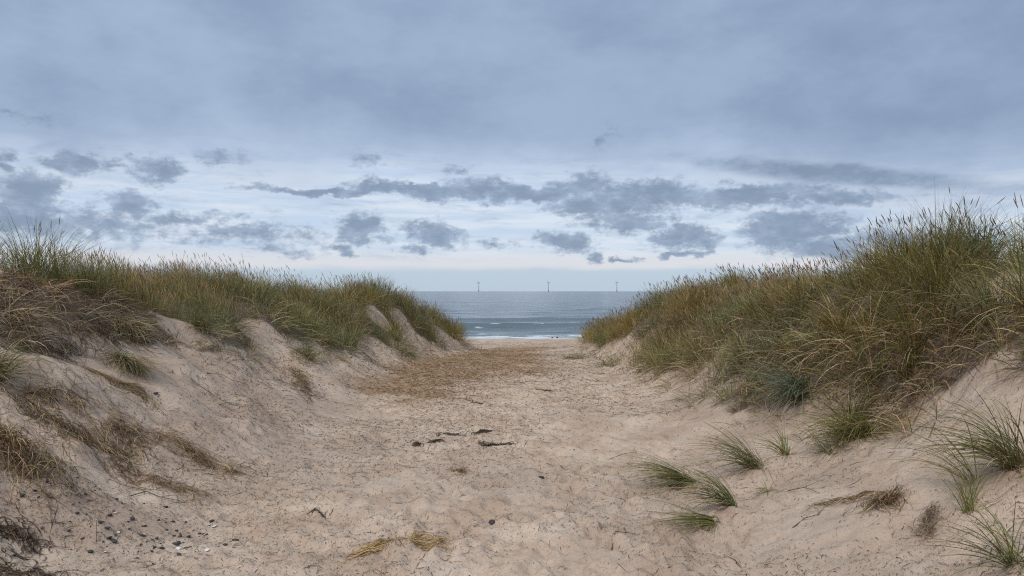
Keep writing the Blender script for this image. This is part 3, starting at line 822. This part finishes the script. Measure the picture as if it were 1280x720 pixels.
tuft(T, 'bleached straw coloured tuft hanging from the brown mat of the near left dune', -4.45, 8.55, 70, (.32, .55), -55, up=(35, 80), droop=(60, 100), fan=.55, r=.12, dead=2.2, width=.005, group='tufts at the foot of the dunes', pal=[(TAN, 3), (PALE, 2), (OLIVE, 2)])
tuft(T, 'green and brown tuft spilling onto the sand left of a narrow trail of debris', -3.3, 11.75, 130, (.25, .48), -30, up=(15, 70), droop=(40, 100), fan=.9, r=.16, dead=.7, width=.006, group='tufts at the foot of the dunes')
tuft(T, 'green tuft creeping down the sand below the far left dune', -2.35, 16.4, 110, (.2, .36), -30, up=(20, 75), droop=(30, 90), fan=1.0, r=.24, width=.0068, group='tufts at the foot of the dunes')
tuft(T, 'long matted tuft hanging down bare sand under the near left dune', -3.98, 7.72, 170, (.32, .60), -62, up=(60, 95), droop=(30, 60), fan=.42, r=.12, dead=.9, width=.0048, group='tufts at the foot of the dunes', pal=[(OLIVE, 3), (TAN, 2), (BROWN, 2), (GREEN, 1)])
tuft(T, 'half buried green and rusty tuft at the left edge above the straw trails', -3.92, 5.55, 110, (.22, .46), -20, up=(10, 70), droop=(40, 90), fan=.8, r=.12, dead=1.2, group='tufts at the foot of the dunes')
tuft(T, 'tall spiky tuft rising highest from the near left dune top', -5.35, 8.35, 280, (.42, .84), 100, up=(2, 34), droop=(8, 60), fan=2.4, r=.24, dead=.4, seeds=7, width=.0065, group='tufts on the dune tops')
tuft(T, 'spiky thin tuft on bare sand at the far left of the near left dune top', -5.75, 7.9, 140, (.3, .66), 100, width=.006, up=(2, 36), droop=(8, 55), fan=2.2, r=.22, dead=.6, seeds=2, group='tufts on the dune tops')
tuft(T, 'dark tuft with black seed heads right of the tallest tuft on the left dune top', -5.1, 8.95, 200, (.34, .64), 100, up=(2, 24), droop=(8, 50), fan=2.2, r=.16, dead=.3, seeds=10, group='tufts on the dune tops')
tuft(T, 'loose tuft of long blades leaning over the top at the left edge', -6.1, 8.4, 90, (.45, .75), 20, up=(5, 38), droop=(15, 60), fan=1.3, r=.14, dead=.5, group='tufts on the dune tops', pal=[(OLIVE, 3), (GREEN, 2), (TAN, 2)])
tuft(T, 'tallest dark green tuft with blowing tips on the crest of the near right dune', 4.55, 7.7, 150, (.55, .92), 30, up=(2, 28), droop=(8, 50), fan=1.9, r=.14, dead=.3, seeds=6, group='tufts on the dune tops')
tuft(T, 'tuft with long tips sweeping right at the right edge of the near right dune crest', 4.55, 6.55, 110, (.45, .75), 40, up=(5, 38), droop=(20, 70), fan=1.2, r=.13, dead=.4, seeds=5, group='tufts on the dune tops')

# ------------------------------------------------------------------ dead straw on the banks
SP = [(TAN, 3), (BROWN, 4), (RUST, 1.6), (DARK, 1.6), (YELLOW, .8)]
G1 = 'trails of dead straw on the left bank'
straw_patch('straw_heap', 'thick rounded heap of brown dead grass at the left edge above the dark pebbles', [(-3.35, 4.75), (-3.02, 4.62), (-2.85, 4.5)], .25, 1900, (.06, .22), SP, .15, .0035, 1.1, group=G1, curl=1.0)
straw_patch('straw_trail', 'broad rusty straw trail running down from the left edge tuft', [(-3.8, 5.6), (-3.45, 5.75), (-3.15, 5.95), (-2.95, 6.15)], .20, 1500, (.05, .26), SP + [(RUST, 2)], .06, .0035, 1.4, group=G1, edge=2.1, gaps=1.7)
straw_patch('straw_trail', 'dark brown straw trail at the left edge below the rusty one', [(-3.75, 5.35), (-3.45, 5.4), (-3.15, 5.55), (-2.95, 5.75)], .19, 1300, (.05, .24), SP + [(DARK, 1)], .05, .0035, 1.5, group=G1, edge=2.1, gaps=1.7)
straw_patch('straw_trail', 'sharp pointed straw trail ending on open sand right of the rusty one', [(-3.0, 6.3), (-2.75, 6.3), (-2.5, 6.25), (-2.28, 6.2)], .13, 800, (.05, .24), SP + [(RUST, 2)], .05, .0035, 1.2, group=G1, edge=1.9, gaps=1.7)
straw_patch('scattered_straw', 'scattered reddish straw between the heap and the pointed trail', [(-2.95, 5.5), (-2.75, 5.6), (-2.55, 5.6), (-2.4, 5.5)], .26, 620, (.04, .16), [(RUST, 3), (BROWN, 3), (TAN, 1)], .015, .003, 1.0, group=G1)['kind'] = 'stuff'
straw_patch('straw_trail', 'thin dark line of straw lying across the bank under the hanging tuft', [(-4.0, 6.9), (-3.75, 6.95), (-3.5, 6.95), (-3.35, 6.9)], .10, 420, (.08, .3), SP, .03, .0035, .4, group=G1)
straw_patch('straw_trail', 'narrow brown debris trail running down from the left dune to the path', [(-3.35, 11.3), (-3.05, 10.7), (-2.85, 10.1), (-2.65, 9.7)], .2, 900, (.06, .26), SP + [(DARK, 1)], .04, .004, .6, group=G1)
straw_patch('straw_trail', 'loose band of dark roots just below the brown mat of the near left dune', [(-4.35, 6.2), (-4.3, 6.8), (-4.3, 7.3), (-4.35, 8.0)], .2, 900, (.08, .34), [(BROWN, 4), (DARK, 4), (TAN, 1)], .05, .004, 1.0, group=G1)
straw_patch('straw_clump', 'golden straw wisp curved on the path near the bottom of the photo', [(-.97, 4.5), (-.82, 4.66), (-.62, 4.72), (-.46, 4.58)], .04, 760, (.06, .24), [((.52, .33, .13), 3), ((.64, .43, .21), 5), (TAN, 2), (BROWN, 1.5)], .022, .003, .28, cat='straw clump', gaps=0)
straw_patch('straw_clump', 'small orange brown tuft of straw in the middle of the path', [(-.52, 6.55), (-.42, 6.58)], .06, 140, (.03, .10), [(RUST, 3), (YELLOW, 2), (BROWN, 2)], .03, .003, 1.0, cat='straw clump', gaps=0)
straw_patch('straw_clump', 'reddish flat spread of straw on the right bank, left of two brown clumps', [(1.95, 4.85), (2.15, 4.78), (2.3, 4.6)], .10, 320, (.06, .22), [(RUST, 2), (TAN, 2), (BROWN, 2), (PALE, .6)], .012, .0026, .6, cat='straw clump', gaps=0)
straw_patch('straw_clump', 'dense brown clump of dead roots on the right bank, left of the paler one', [(2.12, 4.42), (2.2, 4.38), (2.3, 4.4)], .10, 520, (.03, .14), [(BROWN, 4), (TAN, 2), (RUST, 2), (DARK, 1)], .07, .0026, 1.3, cat='straw clump', curl=1.2, gaps=0)
straw_patch('straw_clump', 'flat greyish clump of dead roots low on the right bank beside the dense brown one', [(2.2, 3.92), (2.25, 4.02), (2.32, 4.12)], .075, 420, (.02, .09), [((.25, .18, .13), 4), (BROWN, 3), (TAN, 1)], .04, .0022, 1.3, cat='straw clump', curl=1.3, gaps=0)
SW = [((.045, .03, .023), 4), (DARK, 4), (BROWN, 2)]
G2 = 'dark dried seaweed scraps on the path'
SW2 = [(BROWN, 4), (DARK, 4), ((.09, .06, .045), 4)]
for lb, line, w, n in (
    ('long thin scrap of dark seaweed on the path, upper left of the group', [(-.86, 8.3), (-.72, 8.28), (-.55, 8.2)], .05, 130),
    ('bushy dark seaweed scrap right of the others on the path, above a flat one', [(-.42, 8.22), (-.32, 8.27), (-.24, 8.38)], .06, 170),
    ('flat wide dark seaweed scrap pointing right, lowest of the group on the path', [(-.36, 7.72), (-.2, 7.70), (.02, 7.66)], .06, 190),
    ('small black seaweed scrap below the long thin one on the path', [(-.88, 7.86), (-.76, 7.9)], .05, 110),
    ('smallest dark scrap at the far left of the seaweed group on the path', [(-1.03, 7.7), (-.96, 7.72)], .035, 60),
    ('thin dark seaweed line far up the path toward the sea', [(.36, 11.7), (.5, 11.7), (.64, 11.75)], .06, 90),
    ('dark seaweed line far up the path, left of centre', [(-.8, 11.05), (-.6, 10.9), (-.3, 10.5)], .07, 120),
    ('brown wisp of seaweed lying left of the golden straw wisp', [(-1.45, 5.35), (-1.35, 5.36)], .05, 36),
    ('dark brown heap of seaweed at the left edge below the pebbles', [(-2.86, 4.02), (-2.72, 4.1), (-2.62, 4.15)], .15, 260),
    ('flat spread of dark seaweed in the bottom left corner', [(-2.68, 3.8), (-2.55, 3.84), (-2.4, 3.9)], .16, 230)):
    sw_ = straw_patch('seaweed_litter' if n > 220 else 'seaweed_scrap', lb, line, w, n, (.03, .11), SW2 if n > 220 else SW, .014, .0045, 1.1, cat='seaweed', group=G2, curl=1.4, gaps=0, edge=.9)
    if n > 220:
        sw_['kind'] = 'stuff'


# ------------------------------------------------------------------ chopped straw everywhere on the sand
def litter(name, label, n, yr, xs, dens, L, W, pal, lift=.006, cat='straw litter'):
    y = yr[0] * (yr[1] / yr[0]) ** RNG.random(n)
    x = RNG.uniform(-1, 1, n) * np.minimum(xs, .78 * y + .4)
    keep = dens(x, y) > RNG.random(n)
    x, y = x[keep], y[keep]; n = len(x)
    sc_ = np.clip(y / 7, .8, 1.9)
    az = RNG.uniform(0, 6.28, n)
    ln = L[0] + (L[1] - L[0]) * RNG.random(n) ** 2.2
    co, q, c = strands(x, y, az, ln * sc_, np.full(n, W) * RNG.uniform(.4, 1.4, n) * sc_, pick(pal, n), lift * RNG.random(n), RNG.normal(0, .9, n), K=2)
    o = mesh_np(name, co, q, c, M_STRAW)
    return tag(o, label, cat, kind='stuff')


def d_path(x, y):
    g = grass_mask(x, y)
    n = fbm(x, y, .8, 4, 17)
    side = np.where(x < 0, 1.0, .62)
    return np.clip(.6 + n * 1.6, .12, 1) * (1 - g) * side * sstep(4.6, 2.6, np.abs(x))


litter('straw_litter', 'short brown bits of straw and root strewn over the whole sand path', 210000, (2.6, 26), 4.4, d_path, (.007, .05), .0044, [(BROWN, 4), (DARK, 3), (RUST, 1), (TAN, 1.6), ((.30, .23, .18), 2)])
litter('twig_litter', 'longer dark root pieces scattered over both sand banks', 9500, (2.6, 20), 4.6, lambda x, y: (1 - grass_mask(x, y)) * np.clip(.3 + fbm(x, y, 1.2, 3, 29) * 2, .03, 1), (.05, .17), .0045, [(DARK, 4), (BROWN, 3), ((.2, .15, .12), 1)], .012)
litter('bank_straw', 'loose rusty and brown straw scattered over the near left bank', 24000, (3.6, 9), 4.4, lambda x, y: (x < -2.0) * np.exp(-((x + 3.0) / .8) ** 2) * np.clip(.35 + fbm(x, y, 1.3, 3, 87) * 1.9, .02, 1) * (1 - grass_mask(x, y)), (.02, .15), .0036, SP, .02)
litter('straw_film', 'rust brown film of chopped straw covering the far middle of the path', 65000, (9, 26), 2.8, lambda x, y: np.clip(straw_mask(x, y) * 1.1, 0, 1), (.015, .055), .0032, [(RUST, 4), (BROWN, 2), (YELLOW, 1.5), (TAN, 2)], .01)
litter('stone_grit', 'fine dark grit of stone and charcoal strewn around the pebbles at lower left', 5000, (3.7, 5.8), 3.4, lambda x, y: np.exp(-((x + 2.36) / .42) ** 2 - ((y - 4.6) / .38) ** 2), (.004, .016), .009, [((.03, .027, .027), 5), (DARK, 2), ((.5, .47, .43), .7)], .004, 'grit')
litter('shell_grit', 'dark and pale shell grit washed together at the foot of the left dune', 2200, (11.5, 16), 3.7, lambda x, y: np.exp(-((x + 2.95) / .35) ** 2 - ((y - 13.8) / 1.1) ** 2), (.012, .035), .014, [((.03, .028, .03), 5), ((.35, .33, .31), 1.5), (DARK, 2)], .008, 'shell grit')


# ------------------------------------------------------------------ pebbles, shells, twigs
def stone_mat(name, a, b_, rough):
    m, k, b, out = mat_new(name)
    pos = k.n('ShaderNodeTexCoord').outputs['Object']
    k.put(b.inputs['Base Color'], k.mix(k.mapr(k.noise(pos, 40, 4, .6), .35, .65), a, b_))
    b.inputs['Roughness'].default_value = rough
    return m


M_DARKST = stone_mat('dark_stone', (.018, .016, .016), (.05, .042, .038), .65)
M_REDST = stone_mat('brown_stone', (.075, .035, .025), (.14, .08, .055), .7)
M_SHELL = stone_mat('shell', (.55, .53, .50), (.78, .76, .72), .45)
M_TWIG = stone_mat('driftwood', (.05, .036, .028), (.12, .09, .07), .85)


def stone_mesh(seed, mat):
    r = random.Random(seed)
    bm = bmesh.new(); bmesh.ops.create_icosphere(bm, subdivisions=2, radius=1)
    ax = [(r.gauss(0, 1), r.gauss(0, 1), r.gauss(0, 1)) for _ in range(7)]
    for v in bm.verts:
        p = v.co.copy(); s = 1.0
        for a in ax:
            l = math.sqrt(sum(q * q for q in a)); d_ = (p.x * a[0] + p.y * a[1] + p.z * a[2]) / l
            if d_ > .62:
                s *= 1 - (d_ - .62) * .55                      # broken facets
        v.co = p * s
    for v in bm.verts:
        v.co.z *= .55
    me = bpy.data.meshes.new('pebble'); bm.to_mesh(me); bm.free(); me.materials.append(mat)
    for p in me.polygons:
        p.use_smooth = True
    return me


def shell_mesh():
    bm = bmesh.new(); R, C = 6, 14
    rings = []
    for i in range(R + 1):
        t = i / R
        row = []
        for j in range(C + 1):
            a = -1.15 + 2.3 * j / C
            rr = t * (1 + .05 * math.cos(j * math.pi))
            row.append(bm.verts.new((rr * math.cos(a) * 1.25 - .6, rr * math.sin(a) * .95, .42 * math.sin(math.pi * min(t, .999) * .5 + .0) * (1 - t * t * .85) * math.cos(a * .9) + .05)))
        rings.append(row)
    for i in range(R):
        for j in range(C):
            bm.faces.new((rings[i][j], rings[i + 1][j], rings[i + 1][j + 1], rings[i][j + 1]))
    bmesh.ops.remove_doubles(bm, verts=bm.verts, dist=1e-4)
    bmesh.ops.solidify(bm, geom=bm.faces[:], thickness=.06)
    me = bpy.data.meshes.new('shell'); bm.to_mesh(me); bm.free(); me.materials.append(M_SHELL)
    for p in me.polygons:
        p.use_smooth = True
    return me


DST = [stone_mesh(i, M_DARKST) for i in range(4)] + [stone_mesh(9, M_REDST)]
SHM = shell_mesh()


def put(name, me, x, y, s, label, cat, group, flat=1.0):
    o = bpy.data.objects.new(name, me)
    o.location = (x, y, float(H(x, y)) + s * .2)
    o.rotation_euler = (random.gauss(0, .2), random.gauss(0, .2), random.random() * 6.28)
    o.scale = (s * random.uniform(.9, 1.5), s * random.uniform(.7, 1.05), s * random.uniform(.7, 1.1) * flat)
    COL.objects.link(o)
    return tag(o, label, cat, group)


for i in range(120):
    x, y = random.gauss(-2.36, .32), random.gauss(4.62, .27)
    s = random.choice((.0045, .005, .006, .007, .008, .010, .012, .015))
    red = i % 9 == 0
    put('pebble', DST[4] if red else DST[i % 4], x, y, s * 1.15, 'small reddish brown pebble in the pebble scatter at lower left' if red else 'small dark pebble in the pebble scatter on the sand at lower left', 'pebble', 'pebbles scattered at lower left')
for (x, y, s) in ((-2.62, 4.9, .020), (-2.42, 4.72, .018), (-2.1, 4.62, .019), (-2.5, 4.5, .019), (-2.38, 4.42, .021)):
    put('pebble', DST[0], x, y, s, 'larger black pebble standing out in the pebble scatter at lower left', 'pebble', 'larger black pebbles at lower left')
put('pebble', DST[1], .25, 6.33, .027, 'single dark pebble alone in the middle right of the path', 'pebble', None)
put('pebble', DST[2], -3.42, 7.1, .026, 'single black pebble on smooth sand below the left dune', 'pebble', None)
put('pebble', DST[3], -.14, 5.07, .024, 'black pebble on the path right of the golden straw wisp', 'pebble', None)
for (x, y, s) in ((-2.30, 4.62, .017), (-2.05, 4.55, .024), (-1.86, 4.52, .024), (-2.02, 5.02, .022), (-2.36, 4.30, .016), (-2.0, 4.34, .016), (-2.22, 4.36, .015), (-2.52, 4.7, .014), (-1.95, 4.9, .013), (-2.18, 4.5, .014), (-2.4, 4.52, .013)):
    put('shell', SHM, x, y, s, 'small white shell among the dark pebbles at lower left', 'shell', 'white shells at lower left')


def twig(name, label, pts, r, group='dark twigs and roots on the sand'):
    """bent tapering stick with one side shoot; points are (x, y, height above the sand)"""
    P = [np.array((a, b, float(H(a, b)) + c)) for a, b, c in pts]
    org = P[0].copy()
    def tube(bm, Q, r0, r1):
        prev = None
        for i, p in enumerate(Q):
            d_ = Q[min(i + 1, len(Q) - 1)] - Q[max(i - 1, 0)]; d_ = d_ / np.linalg.norm(d_)
            a = np.cross(d_, (0, 0, 1.0)); a = a / (np.linalg.norm(a) + 1e-9); b = np.cross(d_, a)
            rr = r0 + (r1 - r0) * i / (len(Q) - 1)
            ring = [bm.verts.new(tuple(p - org + rr * (math.cos(t) * a + math.sin(t) * b))) for t in (0, 1.257, 2.513, 3.77, 5.027)]
            if prev:
                for j in range(5):
                    bm.faces.new((prev[j], prev[(j + 1) % 5], ring[(j + 1) % 5], ring[j]))
            else:
                bm.faces.new(ring[::-1])
            prev = ring
        bm.faces.new(prev)
    bm = bmesh.new()
    tube(bm, P, r, r * .45)
    m = len(P) // 2
    d_ = P[m] - P[m - 1]; e = np.array((-d_[1], d_[0], .02)) * .9
    tube(bm, [P[m], P[m] + e * .5 + d_ * .3, P[m] + e + d_ * .8], r * .6, r * .3)
    me = bpy.data.meshes.new(name); bm.to_mesh(me); bm.free(); me.materials.append(M_TWIG)
    o = bpy.data.objects.new(name, me); o.location = tuple(org); COL.objects.link(o)
    return tag(o, label, 'twig', group)


twig('twig', 'forked dark twig on the left bank right of the hanging tuft', [(-3.55, 8.6, .01), (-3.42, 8.72, .07), (-3.3, 8.75, .05), (-3.2, 8.7, .01)], 0.0044)
twig('twig', 'long thin dark root lying on the left bank below the notch tuft', [(-3.62, 8.2, .005), (-3.4, 8.15, .012), (-3.15, 8.1, .01), (-2.95, 8.12, .004)], 0.0039)
twig('twig', 'bent dark root on smooth sand right of the brown straw heap', [(-2.68, 5.2, .0), (-2.62, 5.3, .016), (-2.5, 5.27, .012), (-2.4, 5.36, .004)], 0.0039)
twig('twig', 'pale curved stalk standing up out of the pebble scatter', [(-2.44, 4.35, 0), (-2.47, 4.4, .07), (-2.46, 4.45, .13), (-2.38, 4.5, .19)], 0.0019)
twig('twig', 'small y shaped twig on the right bank beside the tiny sprout', [(1.98, 5.3, .002), (2.06, 5.22, .02), (2.12, 5.1, .004)], 0.0033)
twig('twig', 'hooked dark twig on the right bank below the tufts', [(1.75, 4.62, .002), (1.85, 4.68, .012), (1.93, 4.66, .015), (1.96, 4.8, .004)], 0.0033)
twig('twig', 'long thin dark stalk lying on the right bank left of the sparse edge tuft', [(2.2, 4.55, .002), (2.4, 4.6, .015), (2.6, 4.62, .006)], 0.0022)
twig('twig', 'curled dark root on the path near the bottom, right of centre', [(.62, 4.62, 0), (.66, 4.74, .012), (.74, 4.8, .01), (.82, 4.76, .003)], 0.0033)
twig('twig', 'straight thin stick on the path above the golden straw wisp', [(-.95, 5.52, .002), (-.78, 5.53, .01), (-.6, 5.56, .003)], 0.0028)
twig('twig', 'thin bent root on the right half of the path beside the flat tuft', [(.95, 7.15, .002), (1.1, 7.22, .02), (1.22, 7.3, .018), (1.25, 7.42, .004)], 0.0033)
twig('twig', 'pale root hanging on the left bank under the brown mat', [(-4.15, 6.1, .05), (-4.1, 5.95, .06), (-4.0, 5.9, .04), (-3.92, 5.95, .01)], 0.0033)

# ------------------------------------------------------------------ far out: wind turbines
M_TURB = stone_mat('turbine_paint', (.40, .42, .44), (.43, .45, .47), .6)
M_YEL = stone_mat('foundation_paint', (.35, .30, .10), (.38, .32, .12), .7)


def ring_mesh(bm, prof_, seg=20, axis_='z'):
    prev = None
    for (r, h) in prof_:
        ring = []
        for i in range(seg):
            t = 2 * math.pi * i / seg
            p = (r * math.cos(t), r * math.sin(t), h) if axis_ == 'z' else (h, r * math.cos(t), r * math.sin(t))
            ring.append(bm.verts.new(p))
        if prev:
            for i in range(seg):
                bm.faces.new((prev[i], prev[(i + 1) % seg], ring[(i + 1) % seg], ring[i]))
        prev = ring
    return bm


def bm_obj(name, bm, mat, parent, loc=(0, 0, 0), rot=(0, 0, 0)):
    bmesh.ops.recalc_face_normals(bm, faces=bm.faces[:])
    me = bpy.data.meshes.new(name); bm.to_mesh(me); bm.free(); me.materials.append(mat)
    for p in me.polygons:
        p.use_smooth = True
    o = bpy.data.objects.new(name, me); o.location = loc; o.rotation_euler = rot; o.parent = parent
    COL.objects.link(o)
    return o


def turbine():
    t = empty('wind_turbine', (0, 0, SEA))
    bm_obj('foundation', ring_mesh(bmesh.new(), [(4.2, -6), (4.2, 16), (5.4, 16.01), (5.4, 17), (.1, 17.01)]), M_YEL, t)
    bm_obj('tower', ring_mesh(bmesh.new(), [(3.9, 17.02), (3.6, 50), (3.1, 98), (.1, 98.1)]), M_TURB, t)
    bm_obj('nacelle', ring_mesh(bmesh.new(), [(.1, -6.6), (3.0, -6.5), (4.1, -4), (4.3, 3), (4.0, 13), (2.4, 16), (.1, 16.2)], 16, 'x'), M_TURB, t, (0, 0, 101))
    hub = bm_obj('hub', ring_mesh(bmesh.new(), [(.1, -5), (1.6, -4.4), (2.6, -2.4), (2.8, 0), (.1, .1)], 16, 'x'), M_TURB, t, (-7, 0, 101))
    for k_ in range(3):
        bm = bmesh.new(); prev = None
        for i in range(13):
            s = i / 12; L = 2 + s * 50
            ch = (2.4 + 4.2 * math.sin(min(s / .22, 1) * math.pi / 2)) * (1 - s) ** .75 + .35; th = max(.5, 2.6 * (1 - s) ** 1.6); tw = .35 * (1 - s)
            ring = []
            for j in range(8):
                a = 2 * math.pi * j / 8
                u, v = th * .5 * math.cos(a), ch * .5 * math.sin(a)
                ring.append(bm.verts.new((u * math.cos(tw) - v * math.sin(tw) - 1.2 * s * s, u * math.sin(tw) + v * math.cos(tw), L)))
            if prev:
                for j in range(8):
                    bm.faces.new((prev[j], prev[(j + 1) % 8], ring[(j + 1) % 8], ring[j]))
            else:
                bm.faces.new(ring)
            prev = ring
        bm.faces.new(prev)
        bm_obj('rotor_blade', bm, M_TURB, t, (-9.2, 0, 101), (rad(120 * k_), 0, 0))
    return t


def copy_tree(o, parent=None):
    c = o.copy(); COL.objects.link(c); c.parent = parent
    for ch in list(o.children):
        copy_tree(ch, c)
    return c


proto = turbine()
DT = 8200.0
for i, (azd, lb, rz) in enumerate(((-2.575, 'offshore wind turbine on the horizon nearest the left dune, one blade straight up', -10), (2.82, 'middle one of the three offshore wind turbines on the horizon', 4), (8.065, 'offshore wind turbine on the horizon nearest the right dune', 8))):
    o = proto if i == 0 else copy_tree(proto)
    o.location = (DT * math.tan(rad(azd)), DT, SEA)
    o.rotation_euler = (0, 0, rad(rz))
    tag(o, lb, 'wind turbine', 'offshore wind turbines')
for x_, lb in ((3.95, 'dark speck at the foam edge, left of two close together'), (4.42, 'dark speck at the foam edge, right of two close together')):
    o = bpy.data.objects.new('shore_speck', DST[2]); o.location = (x_, 72.6, float(H(x_, 72.6)) + .12); o.scale = (.13, .10, .2)
    COL.objects.link(o); tag(o, lb, 'stone', 'dark specks at the waterline')  # pebble meshes standing in for what are likely shore birds
